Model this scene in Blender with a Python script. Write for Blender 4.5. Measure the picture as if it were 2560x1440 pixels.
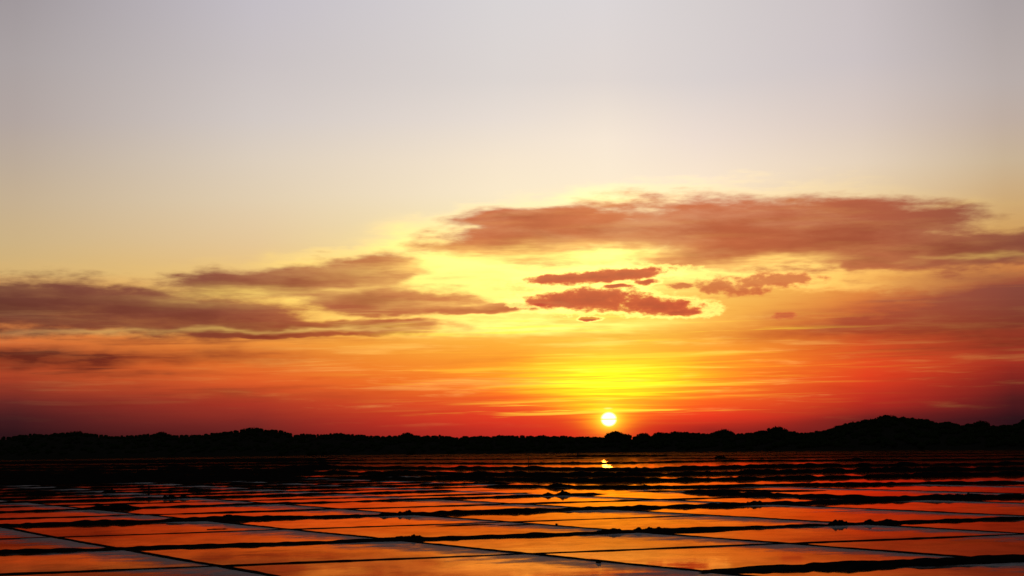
import bpy, math, random
import numpy as np

for o in list(bpy.data.objects):
    bpy.data.objects.remove(o, do_unlink=True)
scene = bpy.context.scene
col = scene.collection
R = math.radians
random.seed(7)
rng = np.random.default_rng(11)

# ------------------------------------------------------------------ camera
FPX, HOR, ROLL, CAMH = 4600.0, 1103.0, R(1.0), 5.0      # measured on a 2560 x 1440 frame
PITCH = math.atan((HOR - 720) / FPX)
cr, sr = math.cos(ROLL), math.sin(ROLL)
fw = np.array([0, math.cos(PITCH), math.sin(PITCH)])
up0 = np.array([0, -math.sin(PITCH), math.cos(PITCH)])
x0 = np.array([1.0, 0, 0])
right = cr * x0 - sr * up0
up = sr * x0 + cr * up0
cam_d = bpy.data.cameras.new('camera')
cam_d.sensor_width = 36
cam_d.lens = FPX / 2560 * 36
cam_d.clip_start = 0.1
cam_d.clip_end = 20000
cam = bpy.data.objects.new('camera', cam_d)
col.objects.link(cam)
from mathutils import Matrix
M = Matrix(((right[0], up[0], -fw[0], 0), (right[1], up[1], -fw[1], 0), (right[2], up[2], -fw[2], CAMH), (0, 0, 0, 1)))
cam.matrix_world = M
scene.camera = cam

def ray(x, y):
    d = fw + right * ((x - 1280) / FPX) - up * ((y - 720) / FPX)
    return d / np.linalg.norm(d)
def azel(x, y):
    d = ray(x, y)
    return math.degrees(math.atan2(d[0], d[1])), math.degrees(math.asin(d[2]))
def ground(x, y, z=0.0):
    d = ray(x, y)
    t = (z - CAMH) / d[2]
    return np.array([d[0] * t, d[1] * t])
def project(X, Y, Z=0.0):
    v = np.array([X, Y, Z - CAMH])
    w = v @ fw
    return 1280 + FPX * (v @ right) / w, 720 - FPX * (v @ up) / w

# ------------------------------------------------------------------ view
vs = scene.view_settings
vs.view_transform = 'Standard'
vs.look = 'None'
vs.exposure = 0.0
vs.gamma = 1.0
vs.use_curve_mapping = False
scene.render.film_transparent = False
scene.cycles.max_bounces = 4
scene.cycles.diffuse_bounces = 1
scene.cycles.glossy_bounces = 3
scene.cycles.transparent_max_bounces = 6
scene.cycles.sample_clamp_indirect = 6.0

# ------------------------------------------------------------------ sun
SUN_AZ, SUN_EL = azel(1522, 1048)
sd = bpy.data.lights.new('sun', 'SUN')
sd.energy = 0.003
sd.angle = R(0.5)
sd.color = (1.0, 0.60, 0.10)
sun = bpy.data.objects.new('sun', sd)
col.objects.link(sun)
from mathutils import Vector
sv = ray(1522, 1048)
sun.rotation_euler = Vector((-sv[0], -sv[1], -sv[2])).to_track_quat('-Z', 'Y').to_euler()
sun.location = (20, 300, 60)

# ------------------------------------------------------------------ node helper
def lin(c):
    return tuple(((v / 255) / 12.92 if v / 255 <= 0.04045 else ((v / 255 + 0.055) / 1.055) ** 2.4) for v in c) + (1.0,)

class G:
    """tiny expression layer over a node tree"""
    def __init__(self, tree):
        self.t = tree
    def _in(self, sock, v):
        if isinstance(v, (int, float)):
            sock.default_value = v
        elif isinstance(v, (tuple, list)):
            sock.default_value = v if len(v) == len(sock.default_value) else tuple(v)[:len(sock.default_value)]
        else:
            self.t.links.new(v, sock)
    def m(self, op, a, b=None, c=None, clamp=False):
        n = self.t.nodes.new('ShaderNodeMath'); n.operation = op; n.use_clamp = clamp
        for s, v in zip(n.inputs, (a, b, c)):
            if v is not None: self._in(s, v)
        return n.outputs[0]
    def add(self, a, b): return self.m('ADD', a, b)
    def sub(self, a, b): return self.m('SUBTRACT', a, b)
    def mul(self, a, b): return self.m('MULTIPLY', a, b)
    def vm(self, op, a, b=None, c=None, out=0):
        n = self.t.nodes.new('ShaderNodeVectorMath'); n.operation = op
        for s, v in zip(n.inputs, (a, b, c)):
            if v is not None: self._in(s, v)
        return n.outputs['Value'] if op in ('LENGTH', 'DOT_PRODUCT', 'DISTANCE') else n.outputs[0]
    def xyz(self, x, y, z=0.0):
        n = self.t.nodes.new('ShaderNodeCombineXYZ')
        for s, v in zip(n.inputs, (x, y, z)): self._in(s, v)
        return n.outputs[0]
    def sep(self, v):
        n = self.t.nodes.new('ShaderNodeSeparateXYZ'); self._in(n.inputs[0], v)
        return n.outputs
    def smooth(self, v, lo, hi, a=0.0, b=1.0):
        n = self.t.nodes.new('ShaderNodeMapRange'); n.interpolation_type = 'SMOOTHSTEP'
        self._in(n.inputs[0], v); n.inputs[1].default_value = lo; n.inputs[2].default_value = hi
        n.inputs[3].default_value = a; n.inputs[4].default_value = b
        return n.outputs[0]
    def noise(self, vec, scale=1.0, detail=4.0, rough=0.55, lac=2.0, dist=0.0, color=False):
        n = self.t.nodes.new('ShaderNodeTexNoise')
        self._in(n.inputs['Vector'], vec)
        n.inputs['Scale'].default_value = scale; n.inputs['Detail'].default_value = detail
        n.inputs['Roughness'].default_value = rough; n.inputs['Lacunarity'].default_value = lac
        n.inputs['Distortion'].default_value = dist
        return n.outputs['Color'] if color else n.outputs['Fac']
    def ramp(self, fac, stops, interp='LINEAR'):
        n = self.t.nodes.new('ShaderNodeValToRGB'); self._in(n.inputs[0], fac)
        cr_ = n.color_ramp; cr_.interpolation = interp
        stops = sorted(stops)
        cr_.elements[0].position, cr_.elements[0].color = stops[0]
        cr_.elements[1].position, cr_.elements[1].color = stops[1]
        for p, c in stops[2:]:
            e = cr_.elements.new(p); e.color = c
        return n.outputs[0]
    def mix(self, f, a, b, mode='MIX'):
        n = self.t.nodes.new('ShaderNodeMix'); n.data_type = 'RGBA'; n.blend_type = mode
        n.clamp_factor = True
        self._in(n.inputs[0], f); self._in(n.inputs[6], a); self._in(n.inputs[7], b)
        return n.outputs[2]

# ------------------------------------------------------------------ sky (world)
world = bpy.data.worlds.new('World')
scene.world = world
world.use_nodes = True
wt = world.node_tree
wt.nodes.clear()
g = G(wt)
tc = wt.nodes.new('ShaderNodeTexCoord')
dx, dy, dz = g.sep(tc.outputs['Generated'])
U = g.mul(g.m('ARCTAN2', dx, dy), 57.29578)          # azimuth in degrees, 0 = camera heading
V = g.mul(g.m('ARCSINE', dz), 57.29578)              # elevation in degrees
UV = g.xyz(U, V, 0.0)

# gentle streaky warp of the clear-sky gradient
w1 = g.noise(g.xyz(g.mul(U, 0.10), g.mul(V, 0.85), 3.1), 1.0, 5, 0.6)
w2 = g.noise(g.xyz(g.mul(U, 0.05), g.mul(V, 0.22), 7.7), 1.0, 3, 0.5)
warp_amt = g.smooth(V, 9.0, 4.5, 0.12, 1.0)
Vw = g.add(V, g.mul(warp_amt, g.add(g.mul(g.sub(w1, 0.5), 0.5), g.mul(g.sub(w2, 0.5), 0.9))))
VMIN, VMAX = -2.0, 40.0
RF = g.m('DIVIDE', g.sub(Vw, VMIN), VMAX - VMIN)

COLS = [
 (40, [(0, (161, 153, 156)), (150, (171, 162, 162)), (300, (178, 165, 160)), (400, (188, 171, 154)), (500, (198, 176, 146)), (600, (206, 178, 132)), (690, (214, 178, 114)),
       (760, (224, 150, 76)), (850, (226, 122, 58)), (920, (210, 86, 44)), (965, (164, 60, 39)), (1005, (98, 37, 35)), (1045, (66, 27, 30)), (1085, (46, 20, 24))]),
 (640, [(0, (196, 190, 197)), (150, (201, 193, 194)), (300, (211, 201, 196)), (400, (221, 206, 188)), (500, (226, 206, 176)), (600, (230, 199, 152)), (680, (236, 194, 124)),
       (760, (246, 184, 86)), (850, (241, 150, 62)), (900, (236, 122, 46)), (950, (228, 97, 41)), (1000, (182, 57, 37)), (1050, (126, 41, 35)), (1085, (98, 32, 31))]),
 (1260, [(0, (217, 212, 213)), (200, (221, 213, 209)), (300, (233, 221, 211)), (400, (247, 230, 206)), (480, (252, 234, 202)), (600, (254, 234, 170)), (680, (255, 226, 120)),
       (760, (255, 204, 92)), (850, (255, 176, 58)), (900, (255, 154, 46)), (950, (252, 122, 36)), (1000, (244, 88, 36)), (1045, (232, 60, 34)), (1085, (194, 45, 34))]),
 (1522, [(0, (220, 214, 215)), (200, (225, 215, 210)), (350, (248, 232, 213)), (450, (254, 236, 208)), (520, (255, 238, 194)), (620, (255, 238, 150)), (700, (255, 226, 110)),
       (800, (255, 212, 80)), (850, (255, 200, 66)), (900, (255, 188, 48)), (950, (255, 186, 40)), (1000, (255, 138, 34)), (1045, (252, 80, 30)), (1085, (232, 48, 28))]),
 (1760, [(0, (214, 207, 207)), (200, (218, 209, 207)), (350, (239, 222, 209)), (450, (252, 231, 205)), (520, (251, 227, 187)), (620, (253, 222, 140)), (700, (255, 206, 102)),
       (800, (255, 184, 72)), (850, (255, 166, 56)), (900, (255, 144, 42)), (950, (255, 126, 37)), (1000, (252, 92, 33)), (1045, (238, 58, 32)), (1080, (158, 38, 30))]),
 (2160, [(0, (202, 193, 195)), (150, (205, 195, 196)), (300, (218, 202, 193)), (400, (231, 211, 188)), (480, (235, 208, 168)), (600, (238, 182, 110)), (690, (241, 156, 70)),
       (760, (228, 124, 56)), (800, (230, 108, 46)), (850, (222, 86, 40)), (900, (230, 80, 35)), (950, (226, 64, 32)), (1000, (184, 44, 32)), (1045, (100, 30, 30))]),
 (2520, [(0, (173, 164, 165)), (200, (186, 174, 170)), (300, (192, 174, 162)), (400, (202, 179, 149)), (500, (207, 169, 117)), (570, (206, 154, 92)), (640, (216, 132, 70)),
       (700, (186, 90, 52)), (760, (160, 68, 45)), (850, (166, 58, 39)), (900, (166, 50, 34)), (950, (130, 36, 30)), (1000, (80, 26, 28)), (1045, (44, 18, 24))]),
]
def column(px, stops, dim=1.0, cool=0.0):
    out = []
    for y, c in stops:
        v = azel(px, y)[1]
        l = lin(c)
        gry = (l[0] + l[1] + l[2]) / 3
        l = tuple((l[i] * (1 - cool) + gry * cool) * dim for i in range(3)) + (1.0,)
        out.append(((v - VMIN) / (VMAX - VMIN), l))
    low = out[-1][1]
    out.append((0.0, tuple(0.7 * q for q in low[:3]) + (1.0,)))
    top = out[0][1]
    out.append(((22 - VMIN) / (VMAX - VMIN), (top[0] * .86, top[1] * .90, top[2] * .98, 1)))
    out.append((1.0, (top[0] * .50, top[1] * .58, top[2] * .74, 1)))
    return out
cols = [(-48.0, column(40, COLS[0][1], 0.42, 0.35))]
cols += [(azel(px, 720)[0], column(px, st)) for px, st in COLS]
cols += [(48.0, column(2520, COLS[-1][1], 0.42, 0.35))]
sky = None
for i, (u, st) in enumerate(cols):
    rc = g.ramp(RF, st)
    if sky is None:
        sky = rc
    else:
        pu = cols[i - 1][0]
        n = wt.nodes.new('ShaderNodeMapRange'); n.interpolation_type = 'LINEAR'
        g._in(n.inputs[0], U); n.inputs[1].default_value = pu; n.inputs[2].default_value = u
        sky = g.mix(n.outputs[0], sky, rc)

# the rest of the dome: physical dusk sky for the same sun
nish = wt.nodes.new('ShaderNodeTexSky')
nish.sky_type = 'NISHITA'
nish.sun_disc = False
nish.sun_elevation = R(SUN_EL)
nish.sun_rotation = R(SUN_AZ)
nish.altitude = 0
nish.air_density = 1.0
nish.dust_density = 2.0
nish.ozone_density = 1.0
SUNV = tuple(float(q) for q in sv)
sang = g.mul(g.m('ARCCOSINE', g.m('MINIMUM', g.vm('DOT_PRODUCT', tc.outputs['Generated'], SUNV), 1.0)), 57.29578)
nscaled = g.vm('SCALE', nish.outputs[0]); wt.nodes[-1].inputs['Scale'].default_value = 0.10
sky = g.mix(g.smooth(sang, 28, 70), sky, nscaled)

def ell_field(P, items, k=0.22):
    """soft union of ellipses given in photo pixels: (x, y, rx, ry, tilt px/px); 1 at a centre, 0 on the outline"""
    f = None
    dpp = math.degrees(1 / FPX)
    for it in items:
        x, y, rx, ry = it[:4]
        tilt = it[4] if len(it) > 4 else 0.0
        u, v = azel(x, y)
        d = g.vm('SUBTRACT', P, (u, v, 0))
        if tilt:
            sx, sy, sz = g.sep(d)
            d = g.xyz(sx, g.m('MULTIPLY_ADD', sx, tilt, sy), 0)
        d = g.vm('MULTIPLY', d, (1 / (rx * dpp), 1 / (ry * dpp), 0))
        e = g.sub(1.0, g.vm('LENGTH', d))
        if len(it) > 5: e = g.sub(e, 1 - it[5])
        f = e if f is None else g.m('SMOOTH_MAX', f, e, k)
    return f
def blobs(P, items):
    """sum of gaussian patches (x, y, rx, ry, weight)"""
    f = None
    dpp = math.degrees(1 / FPX)
    for x, y, rx, ry, wgt in items:
        u, v = azel(x, y)
        d = g.vm('MULTIPLY', g.vm('SUBTRACT', P, (u, v, 0)), (1 / (rx * dpp), 1 / (ry * dpp), 0))
        e = g.mul(g.m('EXPONENT', g.mul(g.vm('DOT_PRODUCT', d, d), -1.0)), wgt)
        f = e if f is None else g.add(f, e)
    return f

# domain warp for everything cloudy (streaky)
wn = g.noise(g.xyz(g.mul(U, 0.45), g.mul(V, 1.3), 1.3), 1.0, 3, 0.6, color=True)
wv = g.vm('MULTIPLY', g.vm('SUBTRACT', wn, (0.5, 0.5, 0.5)), (3.2, 0.55, 0))
P1 = g.vm('ADD', UV, wv)
# fine horizontal fibres
fib = g.noise(g.xyz(g.mul(g.add(U, g.mul(V, 0.8)), 0.30), g.mul(V, 2.9), 5.0), 1.0, 5, 0.6)
fib2 = g.noise(g.xyz(g.mul(g.sub(U, g.mul(V, 0.5)), 1.5), g.mul(V, 4.6), 9.0), 1.0, 5, 0.64)

# luminous thin veil round the gaps of the deck
glow = blobs(P1, [(1180, 655, 260, 50, .85), (1480, 640, 190, 34, .75), (1010, 590, 90, 38, .4), (1540, 500, 150, 26, .35), (590, 738, 170, 22, .7),
                  (840, 735, 120, 14, .5), (800, 655, 130, 14, .45), (1960, 655, 130, 16, .75), (2380, 512, 80, 10, .4), (20, 706, 110, 10, .6), (2450, 645, 190, 10, .45),
                  (1350, 810, 330, 20, .55), (1180, 770, 220, 30, .55), (1500, 705, 220, 40, .5), (330, 832, 340, 9, .45), (900, 790, 260, 10, .4), (680, 640, 60, 9, .3)])
glow = g.mul(glow, g.smooth(fib, 0.25, 0.68, 0.28, 0.82))
glow_col = g.ramp(g.m('DIVIDE', g.m('ABSOLUTE', g.sub(U, SUN_AZ)), 20), [(0.0, (2.0, 1.50, 0.36, 1)), (0.3, (1.7, 1.22, 0.29, 1)), (0.6, lin((255, 214, 108))), (0.9, lin((238, 182, 112)))])
sky = g.mix(glow, sky, glow_col)

# fine fibrous texture on the lower sky
lowmask = g.m('MULTIPLY', g.smooth(V, 6.0, 4.2), g.smooth(V, 0.2, 1.6))
sky = g.mix(g.mul(g.mul(lowmask, g.smooth(sang, 15, 6, 0.12, 1.0)), g.smooth(fib, 0.56, 0.76, 0.0, 0.36)), sky, g.mix(0.5, sky, glow_col))
sky = g.mix(g.mul(lowmask, g.smooth(fib, 0.48, 0.30, 0.0, 0.25)), sky, g.mix(1.0, sky, lin((226, 176, 172)), 'MULTIPLY'))

# stratus decks
deck = ell_field(P1, [(1780, 572, 470, 78), (1540, 575, 260, 46), (1720, 640, 130, 30), (2080, 590, 420, 82, .04), (1350, 592, 220, 64, -.02), (1290, 622, 120, 36), (1320, 545, 190, 26, -.03), (1800, 630, 190, 44), (2370, 622, 330, 48, .02), (2180, 650, 170, 34),
                      (230, 768, 480, 62, .04), (20, 765, 260, 48), (480, 795, 330, 36, .04), (720, 702, 320, 40, -.06), (890, 686, 180, 42, -.04), (950, 748, 230, 42, .03), (850, 816, 320, 18, .01), (700, 838, 200, 8),
                      (1180, 775, 160, 12), (2120, 664, 80, 12)])
hz = blobs(P1, [(90, 897, 340, 28, 1.1), (560, 892, 230, 18, .38), (2420, 792, 350, 48, 1.15), (2540, 748, 230, 42, 1.0), (2060, 828, 300, 20, .4), (2570, 850, 300, 34, .4), (60, 965, 300, 14, .3), (1950, 790, 60, 12, .25), (300, 940, 260, 8, .3),
              (2420, 690, 250, 22, .3), (1250, 905, 200, 14, .12), (640, 1000, 420, 14, .2)])
soft = g.noise(g.xyz(g.mul(g.add(U, g.mul(V, 0.9)), 0.26), g.mul(V, 1.25), 15.0), 1.0, 5, 0.58)
fld = g.add(deck, g.add(g.mul(g.sub(soft, 0.5), 1.7), g.add(g.mul(g.sub(fib, 0.5), 0.32), g.mul(g.sub(fib2, 0.5), 0.46))))
dens = g.smooth(fld, -0.40, 0.26)
rim = g.mul(g.mul(g.smooth(fld, -0.75, -0.34), g.smooth(fld, 0.1, -0.2)), g.mul(g.smooth(sang, 15, 4, 0.08, 0.5), g.mul(g.smooth(V, 2.9, 4.3), g.smooth(V, 7.3, 5.6, 0.35, 1.0))))
sky = g.mix(rim, sky, glow_col)
ccol = g.ramp(g.m('DIVIDE', g.m('ABSOLUTE', g.sub(U, SUN_AZ)), 20), [(0.0, lin((212, 118, 70))), (0.2, lin((203, 107, 66))), (0.42, lin((177, 91, 63))), (0.62, lin((138, 73, 59))), (0.95, lin((108, 60, 52)))])
ccol_low = g.mix(1.0, ccol, lin((236, 178, 150)), 'MULTIPLY')
ccol = g.mix(g.smooth(V, 4.6, 2.6), ccol, ccol_low)
thick = g.smooth(fld, 0.1, 1.3)
ccol = g.mix(g.smooth(fib, 0.46, 0.72, 0.0, 0.10), ccol, g.mix(0.5, ccol, glow_col))
ccol = g.mix(g.mul(thick, 0.75), ccol, g.mix(1.0, ccol, lin((216, 194, 196)), 'MULTIPLY'))
sky = g.mix(g.mul(dens, g.smooth(soft, 0.25, 0.6, 0.80, 0.97)), sky, ccol)

glow2 = blobs(P1, [(600, 738, 150, 20, .85), (470, 724, 70, 10, .4), (1150, 670, 260, 50, .6), (870, 722, 110, 9, .55), (1480, 640, 150, 26, .8), (1560, 628, 60, 14, .4), (1180, 645, 150, 20, .5), (1960, 652, 140, 13, .7),
                   (1420, 815, 230, 16, .55), (1250, 830, 200, 8, .5), (1100, 760, 120, 14, .3), (1500, 722, 150, 8, .5), (1850, 668, 120, 8, .4), (330, 826, 330, 6, .45), (760, 826, 240, 5, .4), (2450, 640, 170, 7, .45)])
glow2 = g.mul(glow2, g.smooth(fib, 0.3, 0.62, 0.22, 0.82))
sky = g.mix(glow2, sky, glow_col)

lay = g.noise(g.xyz(g.mul(g.add(U, g.mul(V, 1.1)), 0.13), g.mul(V, 2.6), 33.0), 1.0, 5, 0.62, dist=0.3)
lmask = g.m('MULTIPLY', g.smooth(V, 4.9, 3.9), g.smooth(V, 0.9, 2.0))
hz = g.add(hz, g.mul(g.mul(lmask, g.smooth(sang, 5, 11)), g.smooth(lay, 0.50, 0.68, 0.0, 0.42)))
sky = g.mix(g.mul(g.mul(lmask, g.smooth(sang, 17, 5, 0.5, 1.0)), g.smooth(lay, 0.48, 0.33, 0.0, 0.32)), sky, g.mix(0.55, sky, glow_col))
hz = g.mul(hz, g.smooth(soft, 0.34, 0.60, 0.70, 1.25))
sky = g.mix(hz, sky, ccol)

# small billowy cumulus in front of the deck
bn = g.noise(g.xyz(g.mul(U, 2.4), g.mul(V, 4.6), 2.0), 1.0, 6, 0.6)
bw = g.noise(g.xyz(g.mul(U, 1.2), g.mul(V, 2.4), 4.0), 1.0, 3, 0.5, color=True)
P2 = g.vm('ADD', UV, g.vm('MULTIPLY', g.vm('SUBTRACT', bw, (0.5, 0.5, 0.5)), (0.7, 0.22, 0)))
cum = ell_field(P2, [(1500, 692, 160, 17, -.05), (1570, 684, 90, 17, -.03), (1400, 698, 90, 12), (1475, 748, 140, 28), (1400, 752, 90, 18), (1640, 765, 110, 22, .06), (1700, 780, 60, 8), (1612, 706, 34, 8), (1540, 717, 36, 6),
                     (1475, 797, 24, 5)], 0.15)
cfld = g.add(cum, g.mul(g.sub(bn, 0.5), 1.6))
sky = g.mix(g.mul(g.mul(g.smooth(cfld, -0.60, -0.20), g.smooth(cfld, 0.2, -0.1)), 0.55), sky, glow_col)
sky = g.mix(g.mul(g.smooth(cfld, -0.28, 0.32), 0.92), sky, g.ramp(g.add(cfld, g.mul(g.sub(fib2, 0.5), 0.5)), [(0.0, lin((236, 122, 66))), (0.22, lin((214, 88, 57))), (0.5, lin((198, 74, 53))), (1.0, lin((184, 66, 52)))]))
cum2 = ell_field(P2, [(1790, 716, 58, 30), (1920, 702, 130, 24, -.04), (1850, 728, 90, 16), (1705, 714, 34, 10), (1980, 697, 60, 18), (1962, 790, 36, 11)], 0.15)
cfld2 = g.add(cum2, g.mul(g.sub(bn, 0.5), 2.2))
sky = g.mix(g.mul(g.smooth(cfld2, -0.15, 0.6), 0.8), sky, g.ramp(cfld2, [(0.0, lin((232, 122, 66))), (0.7, lin((200, 86, 56)))]))

# yellow glow over the sun and the bright fibres across it
st2 = g.noise(g.xyz(g.mul(g.add(U, g.mul(V, 2.0)), 0.22), g.mul(V, 8.0), 41.0), 1.0, 4, 0.6, dist=0.3)
yg = blobs(UV, [(1530, 957, 190, 40, .52), (1525, 1008, 110, 28, .24), (1522, 1040, 55, 30, .2), (1560, 915, 300, 34, .10)])
yg = g.mul(yg, g.smooth(st2, 0.36, 0.58, 0.45, 1.2))
sky = g.mix(yg, sky, (3.2, 1.85, 0.020, 1))
st = g.noise(g.xyz(g.mul(g.add(U, g.mul(V, 1.6)), 0.16), g.mul(V, 5.2), 21.0), 1.0, 4, 0.55, dist=0.25)
streak = g.m('MAXIMUM', g.smooth(st, 0.55, 0.68), g.smooth(st2, 0.56, 0.70, 0.0, 0.8))
smask = blobs(UV, [(1540, 935, 420, 56, .62), (1500, 1020, 300, 20, .75), (1780, 830, 330, 26, .4), (1330, 815, 330, 26, .7)])
sky = g.mix(g.mul(streak, smask), sky, (1.3, 1.05, 0.075, 1))
# sun disc (slightly flattened, crossed by one dark fibre)
su, sv_ = SUN_AZ, SUN_EL
dd = g.vm('MULTIPLY', g.vm('SUBTRACT', UV, (su, sv_, 0)), (1 / 0.218, 1 / 0.198, 0))
dl = g.vm('LENGTH', dd)
halo = g.m('EXPONENT', g.mul(g.m('MAXIMUM', g.sub(dl, 1.0), 0.0), -1.5))
halo2 = g.m('EXPONENT', g.mul(g.m('MAXIMUM', g.sub(dl, 1.0), 0.0), -0.55))
sky = g.mix(g.mul(halo2, 0.30), sky, (1.5, 0.62, 0.02, 1))
sky = g.mix(g.mul(halo, 0.75), sky, (1.9, 1.1, 0.06, 1))
disc = g.smooth(dl, 1.24, 0.74)
bar = g.m('MULTIPLY', g.smooth(g.m('ABSOLUTE', g.sub(g.add(V, g.mul(U, 0.004)), sv_ + 0.013)), 0.030, 0.010), 0.9)
disc = g.mul(disc, g.sub(1.0, bar))
ud, vd = azel(1520, 1021)
d2 = g.vm('LENGTH', g.vm('MULTIPLY', g.vm('SUBTRACT', UV, (ud, vd, 0)), (1 / 0.16, 1 / 0.035, 0)))
disc = g.m('MAXIMUM', disc, g.smooth(d2, 1.2, 0.2, 0, 0.12))
sky = g.mix(disc, sky, (2.4, 2.1, 1.35, 1))

bg = wt.nodes.new('ShaderNodeBackground')
wt.links.new(sky, bg.inputs[0])
bg.inputs[1].default_value = 1.0
wo = wt.nodes.new('ShaderNodeOutputWorld')
wt.links.new(bg.outputs[0], wo.inputs[0])
world.cycles.sampling_method = 'MANUAL'
world.cycles.sample_map_resolution = 1024

# ------------------------------------------------------------------ materials
def new_mat(name):
    m = bpy.data.materials.new(name)
    m.use_nodes = True
    t = m.node_tree
    t.nodes.clear()
    out = t.nodes.new('ShaderNodeOutputMaterial')
    return m, t, G(t), out

def mat_water():
    """still reddish brine, its reflections tinted for camera contrast, with painted mottling for broken cloud reflections"""
    m, t, q, out = new_mat('brine')
    geo = t.nodes.new('ShaderNodeNewGeometry')
    P = geo.outputs['Position']
    big = q.noise(P, 0.22, 3, 0.5)
    small = q.noise(q.vm('MULTIPLY', P, (1.0, 0.35, 1)), 1.6, 3, 0.5)
    cloud_mottle = q.noise(q.vm('MULTIPLY', P, (0.55, 0.30, 1)), 0.8, 6, 0.66)  # painted mottling that imitates patchy cloud reflections on the water
    bmp = t.nodes.new('ShaderNodeBump'); bmp.inputs['Strength'].default_value = 1.0; bmp.inputs['Distance'].default_value = 0.0013
    q._in(bmp.inputs['Height'], q.add(q.mul(big, 3.0), q.mul(small, 0.6)))
    fr = t.nodes.new('ShaderNodeFresnel'); fr.inputs[0].default_value = 1.45
    t.links.new(bmp.outputs[0], fr.inputs['Normal'])
    tint = (1.0, 0.42, 0.19, 1)  # colours the mirrored sky redder, as strong camera contrast would
    g1 = t.nodes.new('ShaderNodeBsdfGlossy'); g1.inputs['Color'].default_value = tint
    q._in(g1.inputs['Roughness'], q.smooth(big, 0.35, 0.75, 0.022, 0.055))
    g2 = t.nodes.new('ShaderNodeBsdfGlossy'); g2.inputs['Color'].default_value = tint; g2.inputs['Roughness'].default_value = 0.10
    for gl in (g1, g2): t.links.new(bmp.outputs[0], gl.inputs['Normal'])
    gm = t.nodes.new('ShaderNodeMixShader'); gm.inputs[0].default_value = 0.05
    t.links.new(g1.outputs[0], gm.inputs[1]); t.links.new(g2.outputs[0], gm.inputs[2])
    df = t.nodes.new('ShaderNodeBsdfDiffuse'); df.inputs[0].default_value = (0.030, 0.011, 0.007, 1)
    mx = t.nodes.new('ShaderNodeMixShader')
    oi = t.nodes.new('ShaderNodeObjectInfo')       # every pan holds a slightly different brew
    pan = q.smooth(oi.outputs['Random'], 0.0, 1.0, 0.88, 1.0)
    q._in(mx.inputs[0], q.mul(q.mul(fr.outputs[0], pan), q.smooth(cloud_mottle, 0.66, 0.42, 0.78, 1.0)))
    t.links.new(df.outputs[0], mx.inputs[1]); t.links.new(gm.outputs[0], mx.inputs[2])
    t.links.new(mx.outputs[0], out.inputs[0])
    return m

def mat_mud(name, c0, c1, bump=0.03):
    m, t, q, out = new_mat(name)
    geo = t.nodes.new('ShaderNodeNewGeometry')
    n = q.noise(geo.outputs['Position'], 1.7, 6, 0.6)
    b = t.nodes.new('ShaderNodeBsdfDiffuse')
    q._in(b.inputs['Color'], q.ramp(n, [(0.3, c0 + (1,)), (0.7, c1 + (1,))]))
    b.inputs['Roughness'].default_value = 0.4
    bp = t.nodes.new('ShaderNodeBump'); bp.inputs['Distance'].default_value = bump
    q._in(bp.inputs['Height'], q.noise(geo.outputs['Position'], 9.0, 5, 0.6))
    t.links.new(bp.outputs[0], b.inputs['Normal'])
    t.links.new(b.outputs[0], out.inputs[0])
    return m

def mat_salt():
    """thin wet salt crust, its edge breaking up into the brine (uv.x 0 = open water side, 1 = bank side)"""
    m, t, q, out = new_mat('salt_crust')
    uv = t.nodes.new('ShaderNodeUVMap')
    geo = t.nodes.new('ShaderNodeNewGeometry')
    ux, uy, uz = q.sep(uv.outputs[0])
    n = q.noise(geo.outputs['Position'], 0.55, 6, 0.62)
    a = q.smooth(q.add(ux, q.mul(q.sub(n, 0.5), 1.8)), 0.22, 0.95)
    a = q.mul(a, q.smooth(ux, 0.0, 0.2))
    a = q.mul(a, 0.78)
    df = t.nodes.new('ShaderNodeBsdfPrincipled')
    n2 = q.noise(geo.outputs['Position'], 2.5, 4, 0.6)
    q._in(df.inputs['Base Color'], q.ramp(n2, [(0.3, (0.19, 0.165, 0.175, 1)), (0.7, (0.33, 0.29, 0.30, 1))]))
    df.inputs['Roughness'].default_value = 0.7
    df.inputs['Specular IOR Level'].default_value = 0.12
    tr = t.nodes.new('ShaderNodeBsdfTransparent')
    mx = t.nodes.new('ShaderNodeMixShader')
    q._in(mx.inputs[0], a)
    t.links.new(tr.outputs[0], mx.inputs[1]); t.links.new(df.outputs[0], mx.inputs[2])
    t.links.new(mx.outputs[0], out.inputs[0])
    return m

M_water = mat_water()
M_mud = mat_mud('wet_black_mud', (0.010, 0.007, 0.006), (0.026, 0.019, 0.016))
M_ground = mat_mud('salt_marsh_mud', (0.014, 0.010, 0.008), (0.030, 0.022, 0.018), 0.05)
M_hill = mat_mud('scrub_soil', (0.020, 0.018, 0.012), (0.045, 0.038, 0.025), 0.3)
M_salt = mat_salt()
M_leaf = mat_mud('pine_foliage', (0.018, 0.024, 0.010), (0.045, 0.055, 0.022), 0.1)
M_wood = mat_mud('weathered_wood', (0.03, 0.024, 0.018), (0.06, 0.05, 0.04), 0.01)

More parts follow.
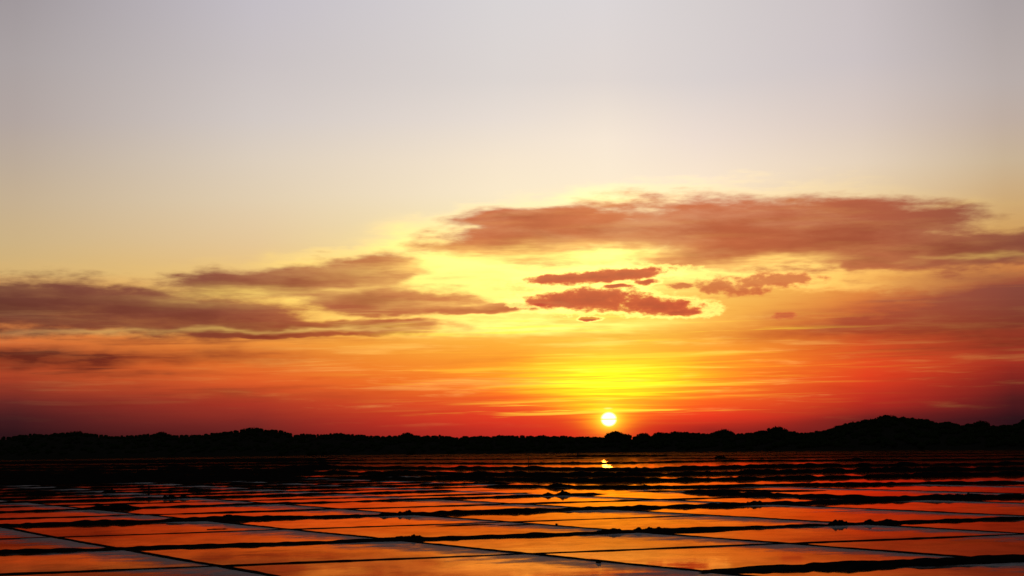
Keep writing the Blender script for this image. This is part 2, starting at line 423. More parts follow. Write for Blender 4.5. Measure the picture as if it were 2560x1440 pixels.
# ------------------------------------------------------------------ mesh helpers
def make(name, verts, faces, mat, parent=None, smooth=True, uvs=None):
    me = bpy.data.meshes.new(name)
    me.from_pydata([tuple(map(float, v)) for v in verts], [], faces)
    me.update()
    if smooth:
        me.polygons.foreach_set('use_smooth', [True] * len(me.polygons))
    if uvs is not None:
        lay = me.uv_layers.new(name='UVMap')
        idx = np.zeros(len(me.loops), dtype=np.int32)
        me.loops.foreach_get('vertex_index', idx)
        lay.data.foreach_set('uv', np.asarray(uvs, dtype=np.float32)[idx].ravel())
    me.materials.append(mat)
    o = bpy.data.objects.new(name, me)
    col.objects.link(o)
    if parent is not None:
        o.parent = parent
    return o
def tag(o, label, cat, group=None):
    o['label'] = label; o['category'] = cat
    if group: o['group'] = group
    return o
def empty(name, loc):
    o = bpy.data.objects.new(name, None)
    o.empty_display_size = 0.3
    col.objects.link(o)
    o.location = loc
    return o
def vnoise(n, step, seed):
    """smooth 1-d value noise of n samples, features `step` samples long, mean 0 range about -1..1"""
    r = np.random.default_rng(seed)
    k = int(n / max(step, 1)) + 4
    p = r.uniform(-1, 1, k)
    x = np.arange(n) / max(step, 1)
    i = x.astype(int); f = x - i; f = f * f * (3 - 2 * f)
    return p[i] * (1 - f) + p[i + 1] * f
ORD = ['', 'first', 'second', 'third', 'fourth', 'fifth', 'sixth', 'seventh', 'eighth', 'ninth', 'tenth', 'eleventh', 'twelfth', 'thirteenth', 'fourteenth', 'fifteenth', 'sixteenth']

# ------------------------------------------------------------------ ground and open water (setting)
def sheet(name, x0_, x1_, y0_, y1_, z, mat):
    o = make(name, [(x0_, y0_, z), (x1_, y0_, z), (x1_, y1_, z), (x0_, y1_, z)], [(0, 1, 2, 3)], mat, smooth=False)
    o['kind'] = 'structure'
    return o
sheet('ground', -9000, 9000, -3000, 12000, -0.30, M_ground)
sheet('water', -560, 460, -40, 900, -0.022, M_water)

# ------------------------------------------------------------------ the grid of salt pans
ANG_B, ANG_A = R(19.0), R(117.3)
uB = np.array([math.cos(ANG_B), math.sin(ANG_B)])
uA = np.array([math.cos(ANG_A), math.sin(ANG_A)])
# cross banks ("rows"): two photo points each, unprojected to the ground
rows_px = [((1320, 1441), (2560, 1402)), ((0, 1437), (2560, 1336)), ((0, 1384), (2560, 1297)), ((0, 1348), (1575, 1295)), ((0, 1317), (2400, 1247)),
           ((0, 1298), (1834, 1244)), ((0, 1281), (1186, 1245)), ((0, 1268), (860, 1245))]
cols_px = [((72, 1330), (689, 1441)), ((67, 1257), (1710, 1424)), ((739, 1264), (2560, 1405)), ((1135, 1251), (2560, 1334)), ((1464, 1241), (2560, 1290))]
def line_from_px(p):
    a, b = ground(*p[0]), ground(*p[1])
    return a, (b - a) / np.linalg.norm(b - a)
rows = [line_from_px(p) for p in rows_px]
colsL = [line_from_px(p) for p in cols_px]
colsL = [(a, d if d[1] > 0 else -d) for a, d in colsL]
uB = sum(d for a, d in rows[2:]); uB = uB / np.linalg.norm(uB)
uA = sum(d for a, d in colsL); uA = uA / np.linalg.norm(uA)
ANG_B = math.atan2(uB[1], uB[0])
nB = np.array([-uB[1], uB[0]])
# extend rows away from the camera and one towards it, columns to both sides
pitch = 12.6
base = rows[-1]
for k in range(1, 8):
    rows.append((base[0] + nB * pitch * k * (1 + 0.02 * k) + nB * rng.uniform(-.6, .6), uB))
rows.insert(0, (rows[0][0] - nB * 13.0, rows[0][1]))
pc = 13.2
nA = np.array([uA[1], -uA[0]])
first, last = colsL[0], colsL[-1]
left = [(first[0] - nA * pc * k, first[1]) for k in range(1, 7)][::-1]
rightc = [(last[0] + nA * pc * k, last[1]) for k in range(1, 6)]
colsL = left + colsL + rightc
N0 = len(left)
def cross(l1, l2):
    a, d = l1; b, e = l2
    den = d[0] * e[1] - d[1] * e[0]
    t = ((b[0] - a[0]) * e[1] - (b[1] - a[1]) * e[0]) / den
    return a + d * t
def at_px(ln, px):
    """the point of a ground line that the photo shows at column px"""
    lo, hi = -400.0, 500.0
    a, d = ln
    ts = np.linspace(lo, hi, 3000)
    P = a[None] + ts[:, None] * d[None]
    ok = P[:, 1] > 20
    ts = ts[ok]; P = P[ok]
    xs = np.array([project(p[0], p[1])[0] for p in P])
    i = int(np.argmin(abs(xs - px)))
    return P[i]

# ------------------------------------------------------------------ banks
def bank_mesh(pts, width, height, rough=0.3, seg=0.25, seed=0, endtaper=True):
    pts = np.asarray(pts, float)
    L = np.r_[0, np.cumsum(np.linalg.norm(np.diff(pts, axis=0), axis=1))]
    n = max(int(L[-1] / seg), 8)
    s = np.linspace(0, L[-1], n)
    cx = np.interp(s, L, pts[:, 0]); cy = np.interp(s, L, pts[:, 1])
    tx = np.gradient(cx); ty = np.gradient(cy)
    l = np.hypot(tx, ty); tx /= l; ty /= l
    one = 1.0 / seg
    lat = width * (0.16 * vnoise(n, 11 * one, seed + 1) + 0.10 * vnoise(n, 3.2 * one, seed + 2)) + 0.10 * vnoise(n, 20 * one, seed + 12)
    wl = width * 0.5 * (1 + 0.22 * vnoise(n, 3 * one, seed + 3) + 0.16 * rough * vnoise(n, 0.7 * one, seed + 4))
    wr = width * 0.5 * (1 + 0.22 * vnoise(n, 3 * one, seed + 5) + 0.16 * rough * vnoise(n, 0.7 * one, seed + 6))
    hh = height * (1 + 0.22 * vnoise(n, 6 * one, seed + 7) + rough * (0.34 * vnoise(n, 1.6 * one, seed + 8) + 0.30 * np.maximum(vnoise(n, 0.55 * one, seed + 9), -.3)))
    if endtaper:
        e = np.clip(np.minimum(s, L[-1] - s) / (width * 1.2), 0, 1); hh = hh * e - (1 - e) * 0.02
    prof = [-1.25, -1.0, -0.62, -0.25, 0.2, 0.6, 1.0, 1.25]
    V = []
    for j, tt in enumerate(prof):
        w = np.where(tt < 0, wl, wr)
        z = hh * max(0.0, 1 - abs(tt) ** 2.2) if abs(tt) < 1 else np.full(n, -0.004 if abs(tt) == 1 else -0.12)
        if abs(tt) < 1:
            z = z + height * rough * 0.22 * vnoise(n, 0.5 * one, seed + 20 + j)
        V.append(np.stack([cx - ty * (w * tt + lat), cy + tx * (w * tt + lat), z], 1))
    m = len(prof)
    V = np.stack(V, 1).reshape(-1, 3)
    F = [(i * m + j, i * m + j + 1, (i + 1) * m + j + 1, (i + 1) * m + j) for i in range(n - 1) for j in range(m - 1)]
    return V, F

BANKS = []
def bank(name, pts, width, height, label, group, rough=0.3, seg=0.25, seed=0):
    pts = np.asarray(pts, float)
    if name != 'dividing_bank':
        L_ = np.r_[0, np.cumsum(np.linalg.norm(np.diff(pts, axis=0), axis=1))]
        s_ = np.arange(0, L_[-1], .4)
        q_ = np.stack([np.interp(s_, L_, pts[:, 0]), np.interp(s_, L_, pts[:, 1])], 1)
        BANKS.append((q_, np.array([project(a, b) for a, b in q_])))
    o0 = pts[len(pts) // 2]
    V, F = bank_mesh(pts - o0, width, height, rough, seg, seed)
    o = make(name, V, F, M_mud)
    o.location = (o0[0], o0[1], 0)
    return tag(o, label, 'bank', group)

row_style = {0: (2.2, .12), 1: (3.0, .17), 2: (.55, .045), 3: (2.3, .125), 4: (.50, .040), 5: (2.6, .185), 6: (.8, .070), 7: (1.5, .12), 8: (.8, .07)}
row_label = {0: 'low mud bank lying just below the bottom edge',
 1: 'broad black mud bank across the bottom right corner', 2: 'thin straight mud divider, lowest one reaching both sides of the picture',
 3: 'broad black mud bank with lumps, crossing the pans in mid foreground', 4: 'hairline mud divider between the two broad lumpy banks',
 5: 'broad rough black bank, second full width broad bank from the bottom', 6: 'thin dark divider just beyond the second broad bank',
 7: 'dark bank carrying the long flat mound at left', 8: 'thin dark divider behind the bank with the long flat mound'}
HALF = math.tan(R(16.8))
for i, ln in enumerate(rows):
    if i == 0: continue
    w, h = row_style.get(i, (0.9 + 0.6 * (i % 2), 0.085 + 0.05 * (i % 2) + .012 * (i - 8)))
    mid = at_px(ln, 1280)
    if i >= 7:      # these run on the left; the right hand ground has its own rough banks
        ends = {7: 1520, 8: 1330}.get(i, 1250 - 25 * (i - 9) + 90 * ((i * 7) % 3 - 1))
        p0, p1 = at_px(ln, -230), at_px(ln, ends)
    elif i == 1:
        p0, p1 = cross(ln, colsL[N0 + 1]) - ln[1] * .3, at_px(ln, 2860)
    else:
        p0, p1 = at_px(ln, -260), at_px(ln, {4: 1800, 6: 2050}.get(i, 2860))
    lab = row_label.get(i, f'thin dark bank far left, {ORD[i - 8]} beyond the divider behind the flat mound')
    bank('earth_bank', [p0, p1], w, h, lab, 'cross banks of the salt pans', rough=(.5 if h < .05 else .85), seg=(.2 if i < 6 else .4), seed=100 + 31 * i)

for k, ln in enumerate(colsL):
    j = k - N0
    far_row = rows[min(15, 13)]
    lim = 7 if j >= 3 else (9 if j >= 2 else (11 if j >= 0 else 14))
    a = cross(ln, rows[0]); b = cross(ln, rows[min(lim, len(rows) - 1)])
    pa, pb = project(*a), project(*b)
    if max(pa[0], pb[0]) < -150 or min(pa[0], pb[0]) > 2700:
        continue
    if j < 0:
        lab = f'thin slanting mud divider, {ORD[-j]} one left of the lower left corner divider'
    else:
        lab = ['thin slanting divider running off the bottom left edge', 'long slanting divider from far left to the bottom right bank', 'long slanting divider leaving the right edge lowest',
               'slanting divider meeting the right edge below the rough far bank', 'short slanting divider right, in front of the rough thick bank'][j] if j < 5 else f'faint slanting divider at far right, {ORD[j - 4]} one beyond the thick bank'
    w, h = (.55, .05)
    bank('dividing_bank', [a, b], w, h, lab, 'slanting dividers of the salt pans', rough=.6, seg=.22, seed=900 + 17 * k)

# ------------------------------------------------------------------ pans (brine + salt crust) between the banks
n_rows_named = 0
for i in range(len(rows) - 1):
    vis = []
    for k in range(len(colsL) - 1):
        q4 = [cross(rows[i], colsL[k]), cross(rows[i], colsL[k + 1]), cross(rows[i + 1], colsL[k + 1]), cross(rows[i + 1], colsL[k])]
        if min(p[1] for p in q4) < 22: 
            continue
        pr = [project(p[0], p[1]) for p in q4]
        xs = [p[0] for p in pr]; ys = [p[1] for p in pr]
        if max(xs) < 0 or min(xs) > 2560 or min(ys) > 1440:
            continue
        if i >= 8 and np.mean(xs) > 1300 - 30 * (i - 8):
            continue
        vis.append((np.mean(xs), k, q4))
    vis.sort(key=lambda a: a[0])
    if not vis:
        continue
    n_rows_named += 1
    for idx, (mx_, k, q4) in enumerate(vis):
        c = sum(q4) / 4
        root = empty('salt_pan', (c[0], c[1], 0))
        which = ORD[idx + 1] if idx + 1 < len(ORD) else 'far'
        tag(root, f'shallow brine pan, {which} from left in the {ORD[n_rows_named]} row up from the bottom', 'salt pan', 'salt pans')
        loc = [p - c for p in q4]
        make('brine', [(p[0], p[1], 0.0) for p in loc], [(0, 1, 2, 3)], M_water, root, smooth=False)
        # salt crust along the right hand side of the pan
        fr0 = 1 - random.uniform(.42, .62); fr1 = 1 - random.uniform(.16, .30)
        if i <= 3: fr0 -= .10
        nn, mm = 9, 7
        V, UVs, F = [], [], []
        for a in range(nn):
            t = a / (nn - 1)
            e0 = loc[0] * (1 - t) + loc[3] * t; e1 = loc[1] * (1 - t) + loc[2] * t
            fr = fr1 * (1 - t) + fr0 * t
            for b in range(mm):
                s = fr + (1 - fr) * b / (mm - 1)
                p = e0 * (1 - s) + e1 * s
                V.append((p[0], p[1], 0.005)); UVs.append((b / (mm - 1), t))
        for a in range(nn - 1):
            for b in range(mm - 1):
                F.append((a * mm + b, a * mm + b + 1, (a + 1) * mm + b + 1, (a + 1) * mm + b))
        make('salt_crust', V, F, M_salt, root, smooth=False, uvs=UVs)

# ------------------------------------------------------------------ far ponds and rough banks on the right
def poly(pxs):
    return np.array([ground(x, y) for x, y in pxs])
far_banks = [
 ([(760, 1142), (1300, 1140), (1800, 1139), (2640, 1132)], 2.5, .13, .5, 'thin far bank, the last one in front of the dark shore'),
 ([(840, 1151), (1300, 1148), (1480, 1146)], 3.0, .20, .7, 'ragged far bank left of the sun glitter'),
 ([(1640, 1147), (1900, 1146), (2120, 1143), (2640, 1139)], 3.0, .18, .7, 'ragged far bank right of the sun glitter'),
 ([(1400, 1141.5), (1530, 1141), (1690, 1140)], 3.5, .40, .8, 'added short dark bank hiding the top of the sun glitter'),  # bank added to cut off the upper part of the sun's reflection
 ([(700, 1160), (1100, 1159), (1300, 1160), (1560, 1158), (1800, 1153), (2300, 1151), (2640, 1148)], 4.0, .26, .9, 'rough far bank right below the sun glitter'),
 ([(700, 1171), (1000, 1172), (1300, 1173), (1600, 1177), (1900, 1168), (2640, 1160)], 4.5, .42, 1.0, 'rough lumpy far bank with heaps on it'),
 ([(760, 1184), (1100, 1186), (1400, 1190), (1700, 1187), (2050, 1180), (2640, 1172)], 5.0, .42, 1.0, 'thick dark far bank, in the middle of the far ponds'),
 ([(850, 1196), (1200, 1200), (1500, 1203), (1720, 1201), (2040, 1196), (2640, 1184)], 4.2, .34, .9, 'broken dark far bank behind the brightest far pond'),
 ([(1180, 1217), (1400, 1218), (1600, 1219), (1800, 1218), (1960, 1214), (2200, 1212), (2640, 1206)], 3.4, .22, .9, 'ragged bank in front of the brightest far pond'),
 ([(1560, 1230), (1800, 1226), (1950, 1228), (2080, 1226)], 2.4, .10, .6, 'dark bank stub right of the brightest far pond'),
 ([(1680, 1231), (1950, 1240), (2120, 1246), (2300, 1247), (2640, 1242)], 3.0, .28, 1.0, 'thick ragged bank at the right edge, highest of the right hand ones'),
]
far_banks.append(([(-120, 1157), (400, 1152), (880, 1146)], 60.0, .28, .4, 'added broad dark strip for the shore reflection at far left'))  # dark strip added where the water mirrors the black shore
for n_, y_ in enumerate((1152, 1159, 1166, 1174, 1181, 1188, 1194, 1200)):
    far_banks.append(([(-120, y_ + 9), (300, y_ + 6), (900 - 20 * n_, y_)], 5.0, .42, .7, f'low black bank at far left, {ORD[n_ + 1]} one in front of the dark shore'))
for q, (pxs, w, h, rg, lab) in enumerate(far_banks):
    bank('rough_bank', poly(pxs), w, h, lab, 'rough far banks', rough=rg, seg=.45, seed=3000 + 57 * q)

# ------------------------------------------------------------------ heaps of dredged mud on the banks
def heap(px, py, wpx, hpx, label, name='mud_heap', lumps=3, seed=0, zb=0.0, depth=0.8):
    p = ground(px, py)
    if name == 'mud_heap':                       # rest on the nearest bank
        best = None
        for q_, pr in BANKS:
            i_ = int(np.argmin(abs(pr[:, 0] - px)))
            e_ = abs(pr[i_, 1] - (py - 3))
            if abs(pr[i_, 0] - px) < 14 and e_ < 16 and (best is None or e_ < best[0]): best = (e_, q_[i_])
        if best: p = best[1]
    dist = math.hypot(p[0], p[1])
    m_px = dist / FPX
    rx = wpx * m_px * .85
    ry = max(rx * depth, .25) if rx < 2 else rx * .45
    hz = hpx * m_px * .85
    r = np.random.default_rng(seed)
    nr, ns = 9, 26
    cl = [(0, 0, 1.0, .72)] + [(r.uniform(-.35, .35), r.uniform(-.2, .2), r.uniform(.35, .55), 1.0)] + [(r.uniform(-.75, .75), r.uniform(-.4, .4), r.uniform(.2, .42), r.uniform(.5, .95)) for _ in range(lumps)]
    V = [(0, 0, 0)]
    pts = [(0.0, 0.0)]
    for a in range(1, nr + 1):
        for b in range(ns):
            th = 2 * math.pi * b / ns
            rr = a / nr * (1.02 + .12 * math.sin(3 * th + seed) + .07 * math.sin(7 * th + seed * 2))
            pts.append((rr * math.cos(th), rr * math.sin(th)))
    V = []
    for (x, y) in pts:
        z = 0
        for cx, cy, s, a in cl:
            d = math.hypot(x - cx, y - cy) / s
            z = max(z, a * (max(0, 1 - d * d)) ** .75)
        z = z * hz * (1 + r.uniform(-.22, .22)) + zb
        if math.hypot(x, y) > .97: z = -.05
        V.append((x * rx, y * ry, z))
    F = [(0, 1 + b, 1 + (b + 1) % ns) for b in range(ns)]
    for a in range(nr - 1):
        for b in range(ns):
            F.append((1 + a * ns + b, 1 + (a + 1) * ns + b, 1 + (a + 1) * ns + (b + 1) % ns, 1 + a * ns + (b + 1) % ns))
    o = make(name, V, F, M_mud)
    o.location = (p[0], p[1], 0)
    o.rotation_euler.z = ANG_B
    return tag(o, label, 'mound', 'mud mounds on the banks')
heaps = [
 (565, 1302, 74, 14, 'rounded mud mound on the second broad bank, left of centre'), (503, 1303, 18, 9, 'small mud clod just left of the rounded mound'),
 (1021, 1288, 34, 13, 'domed mud mound on the second broad bank at centre left'), (980, 1289, 52, 9, 'flat mud heap touching the domed mound on its left'),
 (1040, 1349, 36, 14, 'domed mud mound on the nearest lumpy bank'), (985, 1351, 110, 10, 'long low mud heap left of the nearest domed mound'),
 (1530, 1331, 66, 12, 'wide mud heap on the lumpy bank below the sun'), (1593, 1327, 22, 13, 'pointed clod on the lumpy bank below the sun'),
 (1622, 1326, 40, 12, 'mud hump between the pointed clod and the round clod'), (1650, 1325, 24, 13, 'round clod at the right end of the lumpy row'),
 (1888, 1266, 28, 13, 'lone round mound standing right of the sun path'), (2100, 1316, 34, 14, 'round mound mirrored in the pan at right'),
 (2170, 1311, 26, 13, 'peaked clod right of the mirrored round mound'), (2216, 1309, 54, 12, 'broad hump right of the peaked clod'),
 (275, 1278, 104, 13, 'long flat mound at left among the pans'), (105, 1242, 62, 9, 'low wide mound near the left edge'),
 (272, 1237, 26, 12, 'small peaked mound in the far left rows'), (428, 1247, 26, 10, 'left one of two small mounds side by side'),
 (464, 1249, 28, 9, 'right one of two small mounds side by side'), (1370, 1244, 26, 9, 'left one of two dark heaps below the glitter path'),
 (1408, 1240, 24, 14, 'right, taller one of two dark heaps below the glitter path'), (1400, 1219, 56, 11, 'wide heap in front of the brightest far pond'),
 (1585, 1176, 28, 11, 'heap interrupting the lit far strip under the sun'), (1685, 1174, 20, 9, 'small heap right of the one under the sun'),
 (1912, 1164, 22, 9, 'dark heap in a far lit strip right of the sun'), (1800, 1150, 20, 9, 'tiny far heap right of the glitter'),
 (2395, 1242, 40, 12, 'left hump on the ragged right edge bank'), (2420, 1241, 30, 13, 'right hump on the ragged right edge bank'),
 (1610, 1219, 30, 9, 'heap on the ragged bank under the brightest far pond'), (2128, 1160, 50, 7, 'low far heap toward the right side'),
]
for i, (x, y, w, h, lab) in enumerate(heaps):
    heap(x, y, w, h, lab, lumps=2 + i % 3, seed=50 + i)
spits = [(1165, 1313, 100, 2.2, 'dark mud spit in the pan right of the hairline divider'), (1290, 1313, 60, 2.4, 'small mud spit beside the slanting divider at centre'),
         (1735, 1331, 110, 3.0, 'mud spit at the left tip of the lit right hand pan'), (543, 1323, 34, 2.0, 'thin mud flat in the pan under the rounded mound')]
for i, (x, y, w, h, lab) in enumerate(spits):
    o = heap(x, y, w, h, lab, name='mud_spit', lumps=4, seed=400 + i, depth=.5)
    o['category'] = 'mud spit'; o['group'] = 'mud spits in the pans'

# ------------------------------------------------------------------ stakes and a weed tuft
def stake(px, py, hpx, label, seed):
    p = ground(px, py)
    m_px = math.hypot(*p) / FPX
    h = hpx * m_px
    r = random.Random(seed)
    ns, V, F = 7, [], []
    lv = [(-.15, .075), (0.2 * h, .07), (.55 * h, .062), (.92 * h, .056), (h, .04)]
    for z, rad in lv:
        ox, oy = .05 * z / h * r.uniform(-1, 1), .04 * z / h * r.uniform(-1, 1)
        for b in range(ns):
            th = 2 * math.pi * b / ns
            V.append((ox + rad * 1.4 * math.cos(th), oy + rad * 1.4 * math.sin(th), z))
    for a in range(len(lv) - 1):
        for b in range(ns):
            F.append((a * ns + b, a * ns + (b + 1) % ns, (a + 1) * ns + (b + 1) % ns, (a + 1) * ns + b))
    F.append(tuple(range((len(lv) - 1) * ns, len(lv) * ns)))
    o = make('wooden_stake', V, F, M_wood)
    o.location = (p[0], p[1], 0)
    tag(o, label, 'stake', 'stakes in the salt pans')
stake(372, 1236, 22, 'thin dark stake standing in the far left pans', 1)
stake(1321, 1172, 30, 'tall dark stake in the far ponds left of the sun path', 2)
def tuft(px, py, hpx, wpx, label, seed, n=40):
    p = ground(px, py)
    m_px = math.hypot(*p) / FPX
    r = random.Random(seed)
    root = empty('weed_tuft', (p[0], p[1], 0))
    tag(root, label, 'weed', 'weeds on the banks')
    V, F = [], []
    for _ in range(n):
        th = r.uniform(0, 2 * math.pi); lean = r.uniform(.05, .55); L = hpx * m_px * r.uniform(.5, 1.05)
        bx, by = r.gauss(0, .12) * wpx * m_px, r.gauss(0, .12) * wpx * m_px
        ex, ey, ez = bx + math.cos(th) * L * lean, by + math.sin(th) * L * lean, L
        w = .018 + .012 * r.random()
        sx, sy = -math.sin(th) * w, math.cos(th) * w
        k = len(V)
        V += [(bx - sx, by - sy, 0), (bx + sx, by + sy, 0), ((bx + ex) / 2 + sx, (by + ey) / 2 + sy, ez * .6), ((bx + ex) / 2 - sx, (by + ey) / 2 - sy, ez * .6), (ex, ey, ez)]
        F += [(k, k + 1, k + 2, k + 3), (k + 3, k + 2, k + 4)]
    make('stems', V, F, M_leaf, root, smooth=False)
tuft(1497, 1408, 9, 14, 'small dark weed tuft on the long slanting divider', 5, 60)
tuft(1392, 1313, 5, 12, 'tiny weed tuft on the slanting divider below the sun path', 6, 40)

# ------------------------------------------------------------------ hills with scrub woodland
sky_px = [(-700, 1100), (-420, 1088), (-200, 1094), (0, 1092), (67, 1084), (101, 1084), (168, 1080), (208, 1080), (242, 1084), (286, 1089), (336, 1087), (403, 1081), (430, 1086), (504, 1085), (554, 1079), (611, 1072), (655, 1071), (705, 1075),
 (739, 1084), (850, 1082), (910, 1085.5), (961, 1089), (1018, 1083), (1051, 1088), (1105, 1086.5), (1142, 1090.5), (1203, 1088), (1270, 1088), (1303, 1086.5), (1388, 1088), (1448, 1090.5), (1512, 1089), (1522, 1082), (1535, 1080), (1555, 1082),
 (1582, 1089), (1609, 1084), (1626, 1091), (1646, 1082), (1683, 1080.5), (1710, 1078), (1767, 1081.5), (1811, 1075), (1844, 1083), (1888, 1078), (1942, 1069), (1992, 1079), (2019, 1080), (2069, 1072), (2103, 1060), (2153, 1050),
 (2214, 1039), (2271, 1042), (2321, 1047), (2338, 1053), (2372, 1053), (2399, 1061), (2452, 1054), (2479, 1062), (2523, 1061), (2560, 1048), (2640, 1040), (2800, 1062), (3000, 1070), (3400, 1085)]
ang = np.array([azel(x, y) for x, y in sky_px])
shore_a = np.array([(-40.0, 900.0)] + [(azel(x, y)[0], float(np.linalg.norm(ground(x, y)))) for x, y in ((0, 1149), (760, 1139), (1522, 1131), (2560, 1125))] + [(40.0, 430.0)])
def shore(a):
    return np.interp(a, shore_a[:, 0], shore_a[:, 1])
def crest_r(a):
    return shore(a) + 230.0
def crest(az):
    return CAMH + crest_r(az) * np.tan(np.radians(np.interp(az, ang[:, 0], ang[:, 1])))
az_g = np.arange(-24.0, 24.01, 0.08)
rad = [0, 18, 48, 88, 138, 190, 230, 280, 360, 480, 630]
prof = [-0.02, .16, .30, .52, .76, .94, 1.0, .96, .80, .55, .3]
# smooth ground below, the wood on top makes the fine outline
cz = crest(az_g)
ker = np.hanning(15); ker /= ker.sum()
cs = np.convolve(np.pad(cz, 7, mode='edge'), ker, 'valid')
ground_h = np.maximum(cs - 2.3, 0.8)
Vh = []
for r_, p_ in zip(rad, prof):
    for a, h in zip(az_g, ground_h):
        wob = 1 + .03 * math.sin(a * 9 + r_) 
        rr = shore(a) + r_ + (6 * math.sin(a * 1.7) if p_ <= 0.2 else 0)
        Vh.append((rr * math.sin(R(a)), rr * math.cos(R(a)), h * p_ * wob - (.05 if p_ < 0 else 0)))
na = len(az_g)
Fh = [(i * na + j, i * na + j + 1, (i + 1) * na + j + 1, (i + 1) * na + j) for i in range(len(rad) - 1) for j in range(na - 1)]
hill = make('hills', Vh, Fh, M_hill)
hill['kind'] = 'structure'
def hill_z(a, r_):
    return float(np.interp(a, az_g, ground_h) * np.interp(r_ - shore(a), rad, prof))

# crown library: a lumpy core with leaf sprays round it
def crown_arrays(seed, flat=.62, leaves=110, lr=.13):
    r = np.random.default_rng(seed)
    nu, nv = 12, 7
    V, F = [], []
    ph = r.uniform(0, 6.28, 6)
    for i in range(nv + 1):
        la = math.pi * i / nv
        for j in range(nu):
            lo = 2 * math.pi * j / nu
            b = .84 + .10 * math.sin(3 * lo + ph[0] + 2 * la) + .08 * math.sin(5 * lo + ph[1]) * math.sin(la * 3 + ph[2])
            V.append((b * math.sin(la) * math.cos(lo), b * math.sin(la) * math.sin(lo), b * math.cos(la) * flat))
    for i in range(nv):
        for j in range(nu):
            F.append((i * nu + j, (i + 1) * nu + j, (i + 1) * nu + (j + 1) % nu, i * nu + (j + 1) % nu))
    for _ in range(leaves):
        la = math.acos(r.uniform(-.3, 1)); lo = r.uniform(0, 6.283); rr = r.uniform(.78, 1.06)
        c = np.array([rr * math.sin(la) * math.cos(lo), rr * math.sin(la) * math.sin(lo), rr * math.cos(la) * flat])
        a = r.normal(size=3); a /= np.linalg.norm(a); b = np.cross(a, r.normal(size=3)); b /= np.linalg.norm(b)
        s = lr * r.uniform(.6, 1.3); k = len(V)
        V += [tuple(c + a * s), tuple(c + b * s * .6), tuple(c - a * s), tuple(c - b * s * .6)]
        F.append((k, k + 1, k + 2, k + 3))
    return np.array(V), F
lib = [crown_arrays(s, leaves=60) for s in range(6)]
WV, WF = [], []
off = 0
rw = np.random.default_rng(77)
def put_crown(x, y, z, s, sz):
    global off
    V, F = lib[rw.integers(len(lib))]
    t = rw.uniform(0, 6.28); c, s_ = math.cos(t), math.sin(t)
    P = np.stack([(V[:, 0] * c - V[:, 1] * s_) * s + x, (V[:, 0] * s_ + V[:, 1] * c) * s + y, V[:, 2] * sz + z], 1)
    WV.append(P)
    WF.extend([tuple(i + off for i in f) for f in F])
    off += len(P)
for a in np.arange(-19.5, 19.5, 0.09):            # crest line follows the measured outline
    aa = a + rw.uniform(-.04, .04)
    DR = float(crest_r(aa))
    rr = DR + rw.uniform(-14, 14)
    top = (crest(aa) - CAMH) * rr / DR + CAMH
    s = float(np.clip(rw.lognormal(.35, .42), .7, 3.4))
    top += rw.uniform(-.75, .1)
    put_crown(rr * math.sin(R(aa)), rr * math.cos(R(aa)), top - .62 * s, s, s)
    put_crown(rr * math.sin(R(aa)), rr * math.cos(R(aa)), top - 1.5 * s, s * 1.2, s * 1.5)
for _ in range(1500):                              # slope in front of it
    aa = rw.uniform(-19.5, 19.5); DR = float(crest_r(aa)); rr = float(shore(aa)) + rw.uniform(8, 215)
    s = rw.uniform(.9, 2.2)
    z = hill_z(aa, rr) + s * .35
    zmax = (crest(aa) - CAMH) * rr / DR + CAMH - .6 * s - .3
    put_crown(rr * math.sin(R(aa)), rr * math.cos(R(aa)), min(z, zmax), s, s)
wood = make('woodland', np.concatenate(WV), WF, M_leaf, smooth=False)
wood['kind'] = 'stuff'
wood['label'] = 'dark scrub woodland covering the hills along the horizon'
wood['category'] = 'woodland'

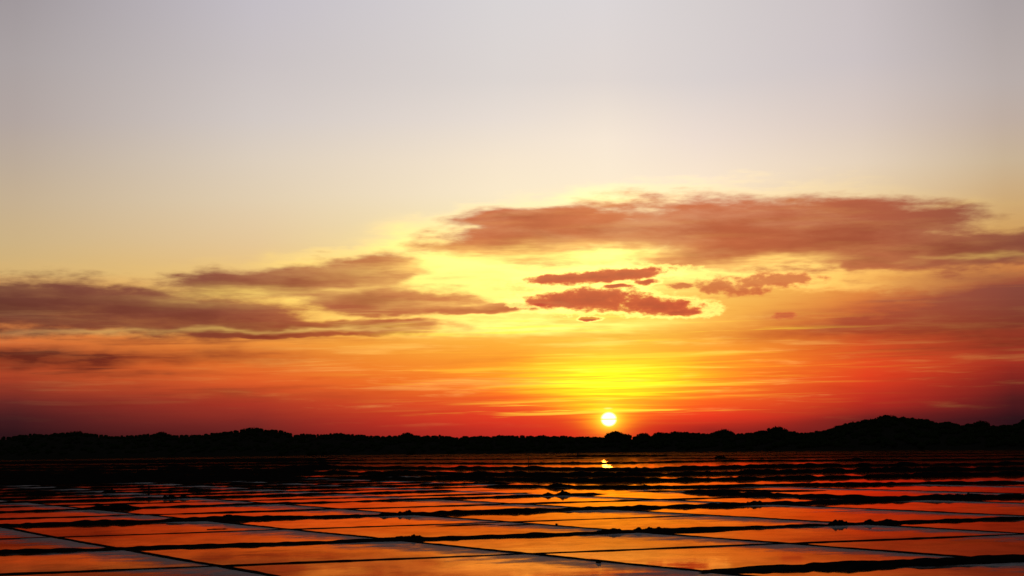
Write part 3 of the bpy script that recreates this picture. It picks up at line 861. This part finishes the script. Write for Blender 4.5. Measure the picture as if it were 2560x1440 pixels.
# trees that stand out of the skyline
def tree(px, top_py, wpx, label, seed):
    a, e = azel(px, top_py)
    dist = float(crest_r(a)) - 8
    top = CAMH + dist * math.tan(R(e))
    x, y = dist * math.sin(R(a)), dist * math.cos(R(a))
    s = wpx * dist / FPX * .5
    root = empty('pine_tree', (x, y, 0))
    tag(root, label, 'tree', 'trees on the skyline')
    zc = top - .60 * s
    V, F = crown_arrays(seed, leaves=420, lr=.10)
    make('crown', V * s + np.array([0, 0, zc]), F, M_leaf, root, smooth=False)
    r = random.Random(seed)
    zb = hill_z(a, dist) - .5
    tv, tf, ns = [], [], 8
    for q in range(6):
        t = q / 5
        rad_ = s * .11 * (1 - .55 * t)
        for b in range(ns):
            th = 6.2832 * b / ns
            tv.append((rad_ * math.cos(th) + .12 * s * math.sin(t * 3), rad_ * math.sin(th), zb + (zc - zb) * t))
    for q in range(5):
        for b in range(ns):
            tf.append((q * ns + b, q * ns + (b + 1) % ns, (q + 1) * ns + (b + 1) % ns, (q + 1) * ns + b))
    for lm in range(4):                            # limbs into the crown
        th = r.uniform(0, 6.28); k = len(tv)
        ex, ey, ez = math.cos(th) * s * .6, math.sin(th) * s * .6, zc + .12 * s
        for (xx, yy, zz, rr) in ((0, 0, zb + (zc - zb) * .7, .05 * s), (ex, ey, ez, .02 * s)):
            for b in range(4):
                t2 = 1.5708 * b
                tv.append((xx + rr * math.cos(t2), yy + rr * math.sin(t2), zz + rr * math.sin(t2) * .3))
        for b in range(4):
            tf.append((k + b, k + (b + 1) % 4, k + 4 + (b + 1) % 4, k + 4 + b))
    make('trunk', tv, tf, M_wood, root)
for i, (x, y, w, lab) in enumerate([
 (1537, 1079, 52, 'rounded tree crown on the skyline right below the sun'), (1607, 1083, 36, 'small rounded crown on the skyline right of the sun'),
 (1648, 1081, 34, 'crown starting the wooded rise right of the sun'), (1688, 1079, 44, 'second crown of the wooded rise right of the sun'),
 (1811, 1074, 50, 'domed crown between sun and right hill'), (1942, 1068, 60, 'broad domed crown at the foot of the right hill'),
 (1018, 1082, 34, 'low rounded crown on the skyline left of the sun'), (403, 1080, 34, 'rounded crown left of the left hill'),
 (2215, 1038, 60, 'crown topping the highest hill at right'), (2452, 1053, 44, 'crown on the shoulder right of the highest hill'),
 (188, 1079, 56, 'broad crown on the skyline near the left edge'), (632, 1070, 70, 'crown topping the low hill at left')]):
    tree(x, y, w, lab, 700 + i)
